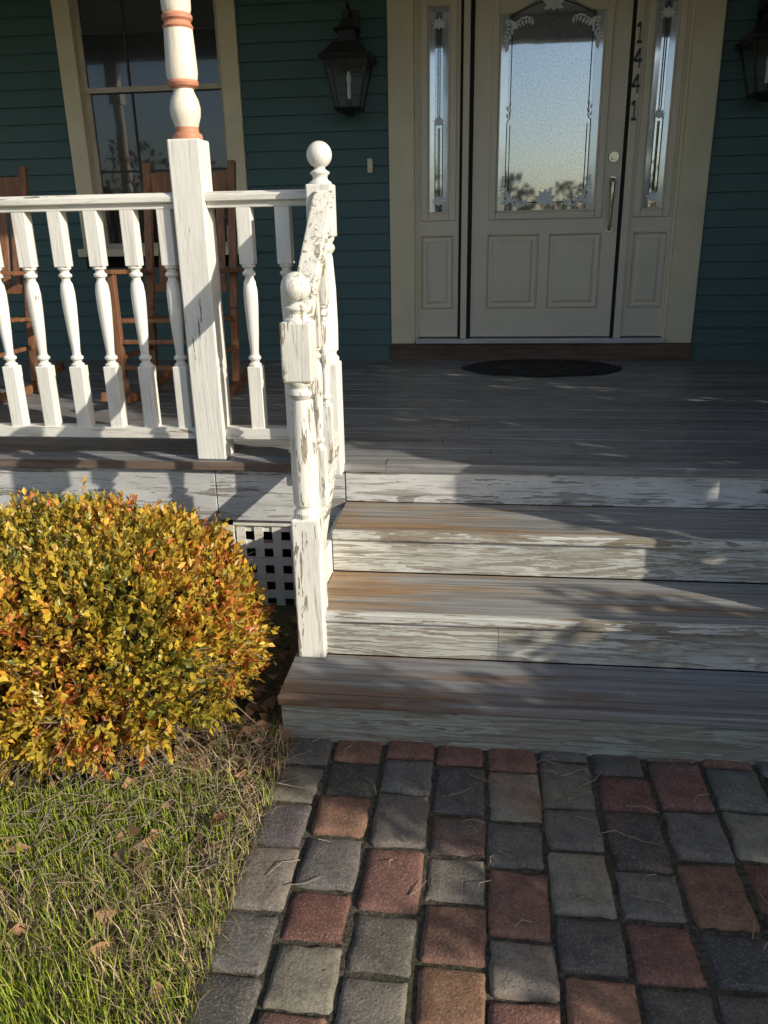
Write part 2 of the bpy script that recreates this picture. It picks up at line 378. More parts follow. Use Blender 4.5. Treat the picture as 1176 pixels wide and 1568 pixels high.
def holed(mb,x0,x1,z0,z1,y,holes):
    xs=sorted(set([x0,x1]+[h[0] for h in holes]+[h[1] for h in holes])); zs=sorted(set([z0,z1]+[h[2] for h in holes]+[h[3] for h in holes]))
    for i in range(len(xs)-1):
        for j in range(len(zs)-1):
            cx=(xs[i]+xs[i+1])/2; cz=(zs[j]+zs[j+1])/2
            if any(h[0]<cx<h[1] and h[2]<cz<h[3] for h in holes): continue
            mb.quad((xs[i],y,zs[j]),(xs[i+1],y,zs[j]),(xs[i+1],y,zs[j+1]),(xs[i],y,zs[j+1]))
    mb.box(x0,x1,y+.022,y+.035,z0,z1)
    for (xa,xb) in ((x0,x0),(x1,x1)): mb.quad((xa,y,z0),(xb,y+.022,z0),(xb,y+.022,z1),(xa,y,z1))
def slab(x0,x1,pans,gl,nm):
    y=.0; mb=MB(); holed(mb,x0,x1,.149,2.25,y,pans+[gl])
    for p in pans: panel(mb,*p,y)
    mb.obj(nm+'_leaf',m_door,door)
    a,b_,c,dd=gl; fr=MB(); f=.042
    fr.box(a,a+f,-.014,.02,c,dd).box(b_-f,b_,-.014,.02,c,dd).box(a+f,b_-f,-.014,.02,c,c+f).box(a+f,b_-f,-.014,.02,dd-f,dd)
    fr.box(a+f,a+f+.012,-.006,.02,c+f,dd-f).box(b_-f-.012,b_-f,-.006,.02,c+f,dd-f).box(a+f,b_-f,-.006,.02,c+f,c+f+.012)
    fr.obj(nm+'_glass_frame',m_door,door,.005)
    g=MB(); g.quad((a+f,.012,c+f),(b_-f,.012,c+f),(b_-f,.012,dd-f),(a+f,.012,dd-f)); g.obj(nm+'_glass',m_glass,door)
    return a+f+.012,b_-f-.012,c+f+.012,dd-f
gx=slab(0,.914,[(.095,.43,.33,.80),(.485,.82,.33,.80)],(.105,.81,.885,2.22),'door')
gl=slab(-.345,-.084,[(-.33,-.115,.33,.80)],(-.325,-.105,.885,2.13),'sidelight_left')
gr=slab(.985,1.244,[(1.01,1.225,.33,.80)],(1.005,1.225,.885,2.13),'sidelight_right')
sp=MB(); a,b_=gx[0]-.012,gx[1]+.012; n=18
for i in range(n):
    def hz(t): 
        s_=abs(t-.5)*2; return 2.03+.10*(math.cos(min(1,s_*1.15)*math.pi)*.5+.5)
    t0,t1=i/n,(i+1)/n; xa,xb=a+(b_-a)*t0,a+(b_-a)*t1
    sp.hexa([(xa,-.013,hz(t0)),(xb,-.013,hz(t1)),(xb,.02,hz(t1)),(xa,.02,hz(t0))],[(xa,-.013,2.19),(xb,-.013,2.19),(xb,.02,2.19),(xa,.02,2.19)])
sp.obj('door_arch',m_door,door)
bv=MB(); cam=MB(); et=MB()
def petal(cx,cz,ang,l,w,y=.002):
    ca,sa=math.cos(ang),math.sin(ang); pts=[(0,0),(.35,.42),(.7,.4),(1,0),(.7,-.4),(.35,-.42)]
    n=len(et.v)
    for p,q in pts: et.v.append((cx+p*l*ca-q*w*sa,y-.001*p,cz+p*l*sa+q*w*ca))
    et.f.append(tuple(range(n,n+6))[::-1])
def flower(cx,cz,s):
    for k in range(5): petal(cx,cz,math.pi/2+(k-2)*.62,.05*s,.022*s)
    petal(cx,cz,math.radians(200),.045*s,.02*s);petal(cx,cz,math.radians(-20),.045*s,.02*s);petal(cx,cz,-math.pi/2,.025*s,.02*s)
def corner(cx,cz,sx,sz,s):
    for k in range(7):
        t=k/6; r=.075*s
        for (px,pz,an) in ((cx+sx*r*1.5*t,cz+sz*.012*math.sin(t*6),.6),(cx+sx*.012*math.sin(t*6),cz+sz*r*1.5*t,1.0)):
            an2=math.atan2(sz*math.sin(an+t),sx*math.cos(an+t)); petal(px,pz,an2,.032*s,.014*s); petal(px,pz,an2+1.7*sx*sz,.024*s,.012*s)
    petal(cx,cz,math.atan2(sz,sx),.06*s,.025*s)
def gdeco(g,s,arch):
    a,b_,c,dd=g; w=.045*s if arch else .032; top=dd-.14 if arch else dd-.03
    bv.quad((a,-.000,c),(a+w,.0045,c),(a+w,.0095,top),(a,.005,top)); bv.quad((b_-w,.0045,c),(b_,0,c),(b_,.005,top),(b_-w,.0095,top))
    i0,i1,j0,j1=a+w,b_-w,c+.045,top
    def ln(*p): cam.tube([(q[0],.006,q[1]) for q in p],.0028,6)
    ln((i0,j0),(i0,1.45),(i0+.018,1.47),(i0+.018,j1)); ln((i1,j0),(i1,1.45),(i1-.018,1.47),(i1-.018,j1)); ln((i0,j0),(i1,j0))
    ln((i0+.02,j0+.02),(i0+.02,1.43)); ln((i1-.02,j0+.02),(i1-.02,1.43))
    m_=(i0+i1)/2; flower(m_,j0+.012,1.4 if arch else .9)
    if arch:
        for sx,xx in ((1,i0),(-1,i1)):
            corner(xx,j0-.01,sx,1,1.2); corner(xx,2.0,sx,-1,1.2)
            for q in range(4): petal(xx+sx*.01,1.47+.02*q,math.pi/2+.5*sx*(-1)**q,.03,.012)
        flower(m_,2.07,1.4)
        cam.tube([(i0+(i1-i0)*k/20,.006,2.01+.085*math.sin(math.pi*k/20)) for k in range(21)],.0028,6)
    else:
        flower(m_,1.99,.9); flower(m_,1.46,.7)
gdeco(gx,1,True); gdeco(gl,.6,False); gdeco(gr,.6,False)
bv.obj('bevelled_glass',m_bevglass,door); cam.obj('glass_caming',m_black,door); et.obj('etched_flowers',m_etch,door)
hw=MB()
hw.tube([(.862,-.002,1.235),(.862,-.016,1.235)],[.034,.030],20).tube([(.862,-.016,1.235),(.862,-.03,1.235)],.017,14)
hw.box(.842,.882,-.008,.0,1.0,1.10)
hw.tube([(.862,-.01,1.10),(.862,-.055,1.085),(.862,-.065,1.03),(.862,-.058,.97),(.862,-.045,.90),(.862,-.045,.84),(.862,-.008,.815)],[.012,.014,.013,.011,.009,.009,.013],12)
hw.tube([(.862,-.002,.815),(.862,-.01,.815)],.022,14).tube([(.862,-.01,1.09),(.862,-.012,1.125)],[.022,.012],14)
hw.beam((.845,-.04,1.12),(.88,-.04,1.115),.012,.008)
hw.obj('door_handle',m_brass,door,0,True)
sign=empty('house_number_sign')
def num(ch,cz):
    m=MB(); x0=.959; h=.10; y=-.027
    def st(*p): 
        for i in range(len(p)-1): m.beam((x0+p[i][0],y,cz+p[i][1]),(x0+p[i+1][0],y,cz+p[i+1][1]),.005,.015)
    if ch=='1': st((-.016,h*.28),(.0,h*.5),(.0,-h*.5)); st((-.014,-h*.5),(.014,-h*.5))
    else: st((.009,-h*.5),(.009,h*.5),(-.022,-h*.12),(.022,-h*.12))
    m.obj('digit_'+str(round(cz*100)),m_black,sign)
for c_,zz in zip('1441',(1.90,1.765,1.63,1.49)): num(c_,zz)
bell=empty('doorbell')
MB().box(-.665,-.63,-.04,-.022,1.18,1.265).obj('plate',m_trim,bell,.005); MB().tube([(-.648,-.04,1.215),(-.648,-.046,1.215)],.009,14).obj('button',m_etch,bell)
# ------------------------------------------------------------------ porch deck
deck=empty('porch_floor'); fl=MB(); y=-2.609; 
while y<-.001:
    y1=min(y+.083,-.001); xx=-7.0
    while xx<4.17:
        x1=min(xx+rng.uniform(2.2,4.2),4.17); o=rng.normal(0,.0007)
        fl.box(xx+.0006,x1-.0006,y+.0011,y1-.0011,-.032,o); xx=x1
    y=y1
fl.obj('boards',m_floor,deck,.0018)
MB().box(-7,-.51,-2.618,-2.6105,-.030,.001).obj('edge_board',m_edge,deck)
MB().box(-7,-.955,-2.595,-2.57,-.245,-.034).box(-.951,-.435,-2.594,-2.57,-.245,-.034).box(1.335,4.17,-2.595,-2.57,-.245,-.034).obj('fascia',m_fascia,deck,.002)
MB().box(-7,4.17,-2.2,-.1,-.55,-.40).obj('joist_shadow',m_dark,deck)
lat=empty('porch_lattice'); la=MB(); xx=-6.0
while xx<-.5:
    la.box(xx,xx+.036,-2.566,-2.560,-.63,-.247); xx+=.074
zz=-.60
while zz<-.26: la.box(-6,-.5,-2.559,-2.553,zz,zz+.036); zz+=.074
la.obj('slats',m_railx,lat); MB().box(-.955,-.90,-2.575,-2.567,-.63,-.247).box(-6,-.5,-2.575,-2.568,-.275,-.2465).obj('frame',m_railx,lat,.002)
MB().box(-6.5,4.1,-2.1,-2.08,-.62,-.05).obj('shade_back',m_dark,lat)  # near-black sheet stands in for the shade under the porch
# ------------------------------------------------------------------ steps
steps=empty('porch_steps'); X0,X1=-.432,1.332; h=.155
def tread(yf,yb,zt,xa,xb,mat,nm):
    t=MB(); n=max(2,round((yb-yf-.03)/.078)); w=(yb-yf-.028)/n; yy=yf+.028
    for i in range(n):
        o=rng.normal(0,.0009); t.box(xa,xb,yy+.0012,yy+w-.0012,zt-.03,zt+o-.001); yy+=w
    t.obj(nm,mat,steps,.002)
    MB().box(xa-.002,xb+.002,yf,yf+.0275,zt-.032,zt+.0005).obj(nm+'_nosing',m_nose if nm!='tread_bottom' else m_tread3,steps,.006)
tread(-2.929,-2.597,-h,X0,X1,m_tread,'tread_top'); tread(-3.251,-2.917,-2*h,X0,X1,m_tread,'tread_middle'); tread(-3.503,-3.236,-3*h,-.505,1.41,m_tread3,'tread_bottom')
MB().box(X0,X1,-2.597,-2.572,-h+.001,-.033).obj('riser_top',m_fascia,steps,.002)
MB().box(X0,X1,-2.915,-2.893,-2*h+.001,-h-.033).obj('riser_2',m_riser,steps,.002)
MB().box(X0,.1495,-3.236,-3.212,-3*h+.001,-2*h-.033).box(.1505,X1,-3.2355,-3.212,-3*h+.001,-2*h-.033).obj('riser_3',m_riser,steps,.001)
MB().box(-.50,1.405,-3.487,-3.46,G-.02,-3*h-.033).obj('riser_bottom',m_riserg,steps,.003)
MB().box(-.50,-.475,-3.459,-3.10,G-.02,-3*h-.033).box(1.38,1.405,-3.459,-3.10,G-.02,-3*h-.033).obj('step_side',m_riserg,steps,.002)
MB().box(X0-.026,X0-.004,-3.17,-2.60,-.45,-.19).box(X1+.004,X1+.026,-3.17,-2.60,-.45,-.19).obj('stringer',m_rail,steps,.002)
MB().box(X0+.01,X1-.01,-2.88,-2.62,-.6,-.20).box(X0+.01,X1-.01,-3.2,-2.9,-.6,-.36).obj('carriage',m_dark,steps)
# ------------------------------------------------------------------ railings
def ball(zc,r): return [(zc-r*math.cos(math.pi*i/12),max(.0005,r*math.sin(math.pi*i/12))) for i in range(13)]
def newel(nm,xc,yc,zb,z1,z2,z3,mat,s=.0445):
    root=empty(nm)
    b_=MB().box(xc-s,xc+s,yc-s,yc+s,zb,z1).box(xc-s,xc+s,yc-s,yc+s,z2,z3); b_.obj('square_blocks',mat,root,.006)
    T=z2-z1; p=[(z1-.004,.040),(z1+.006,.042),(z1+.016,.043),(z1+.024,.036),(z1+.030,.033),(z1+.04,.036),(z1+.10*T,.041),(z1+.3*T,.0425),(z1+.6*T,.040),(z1+.84*T,.033),(z1+.87*T,.030),(z1+.885*T,.036),(z1+.91*T,.042),(z1+.935*T,.040),(z1+.95*T,.033),(z1+.965*T,.036),(z2-.006,.041),(z2+.003,.040)]
    r=MB().lathe(xc,yc,p,24)
    r.lathe(xc,yc,[(z3-.002,.040),(z3+.006,.038),(z3+.012,.028),(z3+.020,.024),(z3+.028,.027),(z3+.033,.033),(z3+.038,.033),(z3+.043,.024),(z3+.048,.018),(z3+.056,.018)],24)
    r.lathe(xc,yc,ball(z3+.092,.043),24)
    r.obj('turned_parts',mat,root,0,True)
newel('newel_post',-.446,-3.225,-.465,.01,.43,.60,m_stair); newel('newel_post',-.478,-2.625,-.03,.39,.82,.99,m_rail)
newel('newel_post',1.345,-3.225,-.465,.01,.43,.60,m_stair); newel('newel_post',1.37,-2.625,-.03,.39,.82,.99,m_rail)
def baluster(sq,ro,x,y,z0,z1,z2,z3,s=.0235):
    sq.box(x-s,x+s,y-s,y+s,z0,z1).box(x-s,x+s,y-s,y+s,z2,z3); T=z2-z1
    ro.lathe(x,y,[(z1-.003,s*.9),(z1+.02*T,s*.95),(z1+.04*T,s*.6),(z1+.055*T,s*.6),(z1+.075*T,s*.92),(z1+.095*T,s*.92),(z1+.115*T,s*.62),(z1+.15*T,s*.6),(z1+.35*T,s*.8),(z1+.6*T,s*.98),(z1+.74*T,s*1.0),(z1+.83*T,s*.85),(z1+.87*T,s*.58),(z1+.885*T,s*.6),(z1+.905*T,s*.92),(z1+.925*T,s*.92),(z1+.945*T,s*.6),(z1+.96*T,s*.6),(z1+.98*T,s*.95),(z2+.003,s*.9)],14)
def rail_run(nm,x0,x1,yc,xs):
    root=empty(nm); sq=MB(); ro=MB()
    for x_ in xs: baluster(sq,ro,x_,yc+rng.normal(0,.001),.12,.36,.73,.935,.0265)
    sq.obj('baluster_blocks',m_rail,root,.003); ro.obj('turned_balusters',m_rail,root,0,True)
    r=MB()
    pr=[(-.045,.948),(-.045,.966),(-.03,.979),(.03,.979),(.045,.966),(.045,.948),(.028,.942),(.028,.925),(-.028,.925),(-.028,.942)]
    n=len(r.v); r.v+=[(x0,yc+a,b_) for a,b_ in pr]+[(x1,yc+a,b_) for a,b_ in pr]; k=len(pr)
    for i in range(k): r.f.append((n+i,n+(i+1)%k,n+k+(i+1)%k,n+k+i))
    r.f.append(tuple(n+i for i in range(k))[::-1]); r.f.append(tuple(n+k+i for i in range(k)))
    r.box(x0,x1,yc-.032,yc+.032,.08,.122); r.obj('rails',m_railx,root,.002)
yr=-2.53
rail_run('porch_railing',-.904,-.52,yr,[-.635,-.775]); rail_run('porch_railing',-3.34,-1.022,yr,[-1.07-.139*i for i in range(16)])
rail_run('porch_railing',1.41,1.80,yr,[1.52,1.66]); rail_run('porch_railing',1.92,4.15,yr,[2.04+.139*i for i in range(15)])
def stair_rail(x):
    root=empty('stair_railing'); r=MB()
    ya,za,yb,zb=-2.672,.915,-3.18,.515
    r.beam((x,ya+.01,za),(x,yb-.002,zb),.045,.07); r.beam((x,ya+.012,za+.045),(x,yb-.004,zb+.045),.068,.028)
    r.beam((x,ya+.01,.12),(x,yb-.002,-.27),.045,.06); r.obj('rails',m_stairy,root,.006)
    sq=MB();ro=MB()
    for t in (.2,.5,.8):
        y_=ya+(yb-ya)*t; zl=.12+(-.27-.12)*t+.02; zh=za+(zb-za)*t-.03
        baluster(sq,ro,x,y_,zl,zl+.2,zh-.2,zh,.021)
    sq.obj('baluster_blocks',m_stair,root,.003); ro.obj('turned_balusters',m_stair,root,0,True)
stair_rail(-.460); stair_rail(1.36)
m_post=peel('porch_post_paint',(.84,.76,.64),(.30,.16,.09),(.5,.3,.2),'z',.70,stain=.35,crk=.1)
m_ringp=flat('faded_primer_rings',(.62,.27,.16),.6,.25,18)
def post(x,y):
    root=empty('porch_post'); s=.058
    MB().box(x-s,x+s,y-s,y+s,0.001,1.15).box(x-s,x+s,y-s,y+s,2.0,2.359).obj('square_shaft',m_rail,root,.006)
    MB().lathe(x,y,[(1.188,.040),(1.20,.043),(1.225,.051),(1.25,.053),(1.275,.048),(1.30,.036),(1.312,.034)],28).lathe(x,y,[(1.335,.050),(1.36,.054),(1.42,.0515),(1.492,.048)],28).lathe(x,y,[(1.535,.044),(1.55,.049),(1.62,.051),(1.75,.050),(1.95,.046),(2.001,.046)],28).obj('turned_shaft',m_post,root,0,True)
    MB().lathe(x,y,[(1.148,.050),(1.158,.053),(1.168,.050),(1.172,.042),(1.180,.040),(1.190,.041)],28).lathe(x,y,[(1.31,.035),(1.318,.050),(1.328,.054),(1.336,.051)],28).lathe(x,y,[(1.490,.0485),(1.497,.052),(1.505,.046),(1.512,.044),(1.520,.051),(1.530,.051),(1.537,.045)],28).obj('turned_rings',m_ringp,root,0,True)
for px in (-.963,-3.4,1.86,4.09): post(px,-2.525)
# ------------------------------------------------------------------ lanterns
def lantern(xc):
    root=empty('wall_lantern'); yc=-.185; m=MB(); g=MB()
    def frus(z0,w0,z1,w1,b=m):
        b.hexa([(xc-w0,yc-w0,z0),(xc+w0,yc-w0,z0),(xc+w0,yc+w0,z0),(xc-w0,yc+w0,z0)],[(xc-w1,yc-w1,z1),(xc+w1,yc-w1,z1),(xc+w1,yc+w1,z1),(xc-w1,yc+w1,z1)])
    zb,zt=1.535,1.78; w0,w1=.075,.125
    frus(zb-.02,w0*.9,zb-.008,w0*1.15); frus(zb-.008,w0*1.12,zb,w0*1.05); frus(zb-.045,.02,zb-.02,.045); frus(zt,w1*1.12,zt+.012,w1*1.18); frus(zt+.012,w1*1.25,zt+.03,w1*1.22)
    frus(zt+.03,w1*1.1,zt+.10,w1*.62); frus(zt+.10,.055,zt+.165,.05); frus(zt+.165,.075,zt+.18,.06); frus(zt+.18,.05,zt+.23,.02)
    for sx in (-1,1):
        for sy in (-1,1): m.beam((xc+sx*w0,yc+sy*w0,zb),(xc+sx*w1,yc+sy*w1,zt),.012,.012)
    m.beam((xc,yc-w0,zb),(xc,yc-w1,zt),.005,.005)
    m.tube([(xc,yc,zt+.22),(xc,yc-.01,zt+.27),(xc,yc+.03,zt+.31),(xc,yc+.10,zt+.30),(xc,yc+.15,zt+.24)],[.008]*5,8)
    m.box(xc-.05,xc+.05,-.05,-.02,zt-.03,zt+.30); m.beam((xc,yc+.09,zt+.12),(xc,-.04,zt+.12),.02,.02)
    m.tube([(xc,yc,zb),(xc,yc,zb+.05)],.014,10)
    m.obj('frame',m_black,root,.001)
    lg=bpy.data.materials.get('lantern_glass')
    if not lg:
        lg=bpy.data.materials.new('lantern_glass'); lg.use_nodes=True; nt=lg.node_tree; b_=nt.nodes['Principled BSDF']
        tr=N(nt,'ShaderNodeBsdfTransparent'); mx=N(nt,'ShaderNodeMixShader'); mx.inputs[0].default_value=.12; b_.inputs['Base Color'].default_value=(.4,.4,.36,1);b_.inputs['Roughness'].default_value=.1
        L(nt,tr.outputs[0],mx.inputs[1]);L(nt,b_.outputs[0],mx.inputs[2]);L(nt,mx.outputs[0],[x for x in nt.nodes if x.type=='OUTPUT_MATERIAL'][0].inputs[0])
    for (ax_,ay,bx,by) in ((-1,-1,1,-1),(1,-1,1,1),(-1,-1,-1,1)):
        g.quad((xc+ax_*w0*.97,yc+ay*w0*.97,zb),(xc+bx*w0*.97,yc+by*w0*.97,zb),(xc+bx*w1*.97,yc+by*w1*.97,zt),(xc+ax_*w1*.97,yc+ay*w1*.97,zt))
    g.obj('panes',lg,root)
    MB().tube([(xc,yc,zb+.05),(xc,yc,zb+.13)],.011,12).lathe(xc,yc,[(zb+.13,.009),(zb+.15,.016),(zb+.17,.015),(zb+.20,.004)],12).obj('candle_bulb',m_etch,root,0,True)
lantern(-.745); lantern(1.655)
mt=MB(); n=40; mt.v=[(.45+.48*math.cos(2*math.pi*k/n)*(1+.03*math.cos(16*math.pi*k/n)),-.41+.29*math.sin(2*math.pi*k/n)*(1+.03*math.cos(16*math.pi*k/n)),z_) for z_ in (.003,.014) for k in range(n)]
mt.f=[tuple(range(n))[::-1],tuple(range(n,2*n))]+[(k,(k+1)%n,n+(k+1)%n,n+k) for k in range(n)]
mat_o=empty('door_mat'); mt.obj('mat_body',m_rub,mat_o,.003)
ri=MB()
for q in (.92,.6,.3): ri.tube([(.45+.48*q*math.cos(2*math.pi*k/30),-.41+.29*q*math.sin(2*math.pi*k/30),.015) for k in range(30)],.006,6,True)
for k in range(24): 
    t=2*math.pi*k/24; ri.tube([(.45+.48*.62*math.cos(t),-.41+.29*.62*math.sin(t),.015),(.45+.48*.9*math.cos(t+.15),-.41+.29*.9*math.sin(t+.15),.015)],.005,6)
ri.obj('mat_scrolls',m_rub,mat_o)
def chair(xc,yb):
    root=empty('rocking_chair'); m=MB(); w=.235; yf=yb-.46
    for s in (-1,1):
        x_=xc+s*w
        m.beam((x_,yb-.06,.06),(x_,yb+.0,.45),.038,.038); m.beam((x_,yb,.45),(x_,yb+.16,1.20),.040,.036)
        m.beam((x_,yf,.06),(x_,yf+.01,.66),.038,.038)
        m.beam((x_+s*.01,yf-.04,.67),(x_+s*.01,yb+.06,.645),.075,.022)
        m.beam((x_,yf,.25),(x_,yb-.03,.25),.022,.022)
        pts=[]
        for i in range(13):
            t=-1+2*i/12; pts.append((x_,yb-.22+t*.48,.012+.075*t*t+.012))
        for i in range(12): m.beam(pts[i],pts[i+1],.03,.045)
    for z_ in (.2,.33): m.beam((xc-w,yf+.003,z_),(xc+w,yf+.003,z_),.022,.022)
    for i in range(6): yy=yf+.02+i*.078; m.box(xc-w-.01,xc+w+.01,yy,yy+.066,.42-i*.006,.44-i*.006)
    m.beam((xc-w,yb+.142,1.10),(xc+w,yb+.142,1.10),.024,.10); m.beam((xc-w,yb+.03,.56),(xc+w,yb+.03,.56),.022,.05)
    for i in range(6): x_=xc-w+.07+i*(2*w-.14)/5; m.beam((x_,yb+.035,.56),(x_,yb+.14,1.07),.045,.014)
    m.obj('wood_frame',m_chair,root,.004)
chair(-1.50,-1.15); chair(-2.68,-1.15)
# ------------------------------------------------------------------ shrubs
def bush_mesh(nm,c,rad,nspr,leafL,cols,wts,seed,twigs=1000):
    r=np.random.default_rng(seed); root=empty(nm)
    D=unit(r.normal(size=(nspr*2,3))); 
    D=D[(D[:,2]>-.88)][:nspr]; n=len(D)
    pw=2.6; s=(np.abs(D)**pw).sum(1)**(-1/pw)
    lump=1+.07*vn(D,3.2,seed)+.06*vn(D,9,seed+1)
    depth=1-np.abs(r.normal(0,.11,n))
    lowf=np.clip(1+.45*np.minimum(D[:,2]+.2,0),.5,1)
    keep=r.random(n)<np.clip(1.1+D[:,2]*.8+.5*vn(D,7,seed+3),.18,1); D=D[keep];s=(s*lowf)[keep];lump=lump[keep];depth=depth[keep];n=len(D)
    P=np.array(c)+D*(s*lump*depth)[:,None]*np.array(rad)
    nor=unit(D/np.array(rad)); S=unit(nor*1.0+np.array([0,0,.45])+r.normal(0,.5,(n,3)))
    k=8; t=np.linspace(0,1,k); stem=.045+.05*r.random(n)
    Pl=(P[:,None,:]+S[:,None,:]*(t[None,:,None]*stem[:,None,None]))
    R=unit(np.cross(S[:,None,:],r.normal(size=(n,k,3)))); A=unit(S[:,None,:]*.75+R*(1.0-.55*t)[None,:,None])
    sc=(1-.35*t)[None,:]*(.65+.7*r.random((n,k)))*leafL
    grp=vn(P,7,seed+5)[:,None]+r.normal(0,.6,(n,1))+r.normal(0,.4,(n,k))
    cum=np.cumsum(wts)/sum(wts); q=1/(1+np.exp(-1.6*grp)); idx=np.clip(np.searchsorted(cum,q),0,len(cols)-1)
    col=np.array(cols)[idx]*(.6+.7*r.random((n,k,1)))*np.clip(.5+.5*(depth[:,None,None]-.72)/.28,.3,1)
    pz=Pl.reshape(-1,3); pz[:,2]=np.maximum(pz[:,2],G+.01)
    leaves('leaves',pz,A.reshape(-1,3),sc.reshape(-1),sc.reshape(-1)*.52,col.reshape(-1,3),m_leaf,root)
    tw=MB()
    for i in range(twigs):
        D_=unit(r.normal(size=3)); D_[2]=abs(D_[2])*1.0-.5; D_=unit(D_); lf=1+.45*min(D_[2]+.2,0)
        e_=np.array(c)+D_*np.array(rad)*r.uniform(.85,1.08)*lf*(np.abs(D_)**pw).sum()**(-1/pw); e_[2]=max(e_[2],G+.02)
        b0=np.array([c[0],c[1],G])+r.normal(0,.09,3)*[1,1,0]; mid=(b0+e_)/2+r.normal(0,.05,3)+[0,0,-.04]; mid[2]=max(mid[2],G+.02)
        tw.tube([tuple(b0),tuple(mid),tuple(e_)],[.005,.0038,.0016],4)
        for q_ in range(2):
            t_=r.uniform(.5,.9); p_=mid*(1-t_)+e_*t_; tw.tube([tuple(p_),tuple(p_+D_*.07+r.normal(0,.04,3))],[.002,.001],3)
    tw.obj('twigs',m_twig,root); return root
gold=[(.17,.18,.03),(.40,.31,.04),(.60,.42,.05),(.64,.34,.045),(.55,.16,.045)]
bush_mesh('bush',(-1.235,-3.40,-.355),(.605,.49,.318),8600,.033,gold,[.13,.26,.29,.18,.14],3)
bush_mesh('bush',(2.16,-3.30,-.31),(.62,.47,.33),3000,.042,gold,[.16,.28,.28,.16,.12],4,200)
def leafmass(P,nor,nm,size,cols,root,mat=m_far):
    n=len(P); A=unit(nor+rng.normal(0,.6,(n,3))); col=np.array(cols)[rng.integers(0,len(cols),n)]*(.6+.7*rng.random((n,1)))
    leaves(nm,P,A,size*(.7+.6*rng.random(n)),size*.5,col,mat,root)
green=[(.04,.08,.02),(.06,.10,.025),(.03,.06,.02)]
shade_hed=empty('shade_hedge'); n=15000  # unseen hedge, added and height-shaped to shade the steps and pavers
P=rng.random((n,3))*np.array([.5,1.4,1]); P[:,0]+=2.85; P[:,1]-=5.68
H=np.where(P[:,1]<-5.42,1.36,np.where(P[:,1]<-5.1,1.80,1.50))+.12*vn(P*[1,1,0],6,9); P[:,2]=G+P[:,2]*H
leafmass(P,np.tile([0,0,.4],(n,1)),'leaves',.07,green,shade_hed)
st=MB()
for i in range(12):
    y_=-5.6+i*.115; st.tube([(3.1,y_,G),(3.12,y_+.02,G+.9)],[.014,.006],6)
st.obj('stems',m_twig,shade_hed)
def shade_arbor(x,y,h_,r_,n):
    root=empty('shade_arborvitae'); t=rng.random(n)**.85; a=rng.random(n)*2*math.pi  # unseen evergreen, added to keep sun off the porch floor
    rr=r_*np.clip(1.15-np.maximum(t-.55,0)*2.4,.05,1)*np.clip(t*8,.3,1)*(1+.12*np.sin(a*5+t*9))*np.sqrt(.35+.65*rng.random(n))
    P=np.stack([x+rr*np.cos(a),y+rr*np.sin(a),G+.1+t*h_],1); nor=np.stack([np.cos(a),np.sin(a),np.full(n,.9)],1)
    leafmass(P,nor,'foliage',.12,green,root)
    m=MB().tube([(x,y,G),(x,y,G+h_*.5),(x,y,G+h_*.9)],[.08,.05,.01],8)
    for k in range(26):
        t_=.08+k/30; a_=k*2.4; rl=r_*.8*(1.1-t_*.8); m.tube([(x,y,G+h_*t_),(x+rl*math.cos(a_),y+rl*math.sin(a_),G+h_*t_+.25)],[.018,.004],5)
    m.obj('trunk',m_twig,root)
shade_arbor(3.55,-3.54,4.6,.66,13000); shade_arbor(3.75,-2.75,4.2,.55,8000)
def bare(x,y,h_,seed):
    root=empty('dapple_tree'); m=MB(); r=random.Random(seed); tips=[]  # unseen bare tree, added to cast dappled shade on the railing
    def br(p,d,l,rad,dep):
        pts=[p]; q=p.copy(); dd=d.copy()
        for i in range(4):
            dd=(dd+Vector((r.gauss(0,.12),r.gauss(0,.12),r.gauss(0,.08)+.04))).normalized(); q=q+dd*l/4; pts.append(q.copy())
        m.tube([tuple(a) for a in pts],[rad*(1-.11*i) for i in range(5)],7 if dep<2 else 4)
        if dep>=5: tips.append(q.copy()); return
        for i in range(3 if dep<4 else 2):
            ang=Vector((r.gauss(0,1),r.gauss(0,1),r.gauss(.1,.5))).normalized()
            br(pts[-1] if i<2 else pts[2],(dd*.75+ang*.65).normalized(),l*r.uniform(.62,.82),rad*.56*r.uniform(.8,1.1),dep+1)
    br(Vector((x,y,G)),Vector((0,0,1)),h_*.28,h_*.02,0); m.obj('trunk_and_limbs',m_twig,root)
    P=np.array([t for t in tips]); P=np.repeat(P,3,0)+rng.normal(0,.2,(len(P)*3,3))
    leafmass(P,np.tile([0,0,-.3],(len(P),1)),'leaves',.12,[(.20,.11,.04),(.14,.09,.03)],root)
bare(15.0,-6.6,11,3)
tl=empty('tree_line'); n=16000
cx=rng.uniform(-60,60,60); ch=rng.uniform(4.0,6.8,60); cy=-38-rng.uniform(0,10,60); k=rng.integers(0,60,n)
u=unit(rng.normal(size=(n,3)))*(rng.random((n,1))**.33); P=np.stack([cx[k]+u[:,0]*2.6,cy[k]+u[:,1]*2.4,G+ch[k]*.55+u[:,2]*ch[k]*.45],1)
leafmass(P,np.tile([0,.5,.4],(n,1)),'crowns',.6,[(.05,.065,.025),(.09,.08,.035),(.03,.05,.02)],tl)
m=MB()
for i in range(60): m.tube([(cx[i],cy[i],G),(cx[i],cy[i],G+ch[i]*.6)],[.2,.1],6)
m.obj('trunks',m_twig,tl)
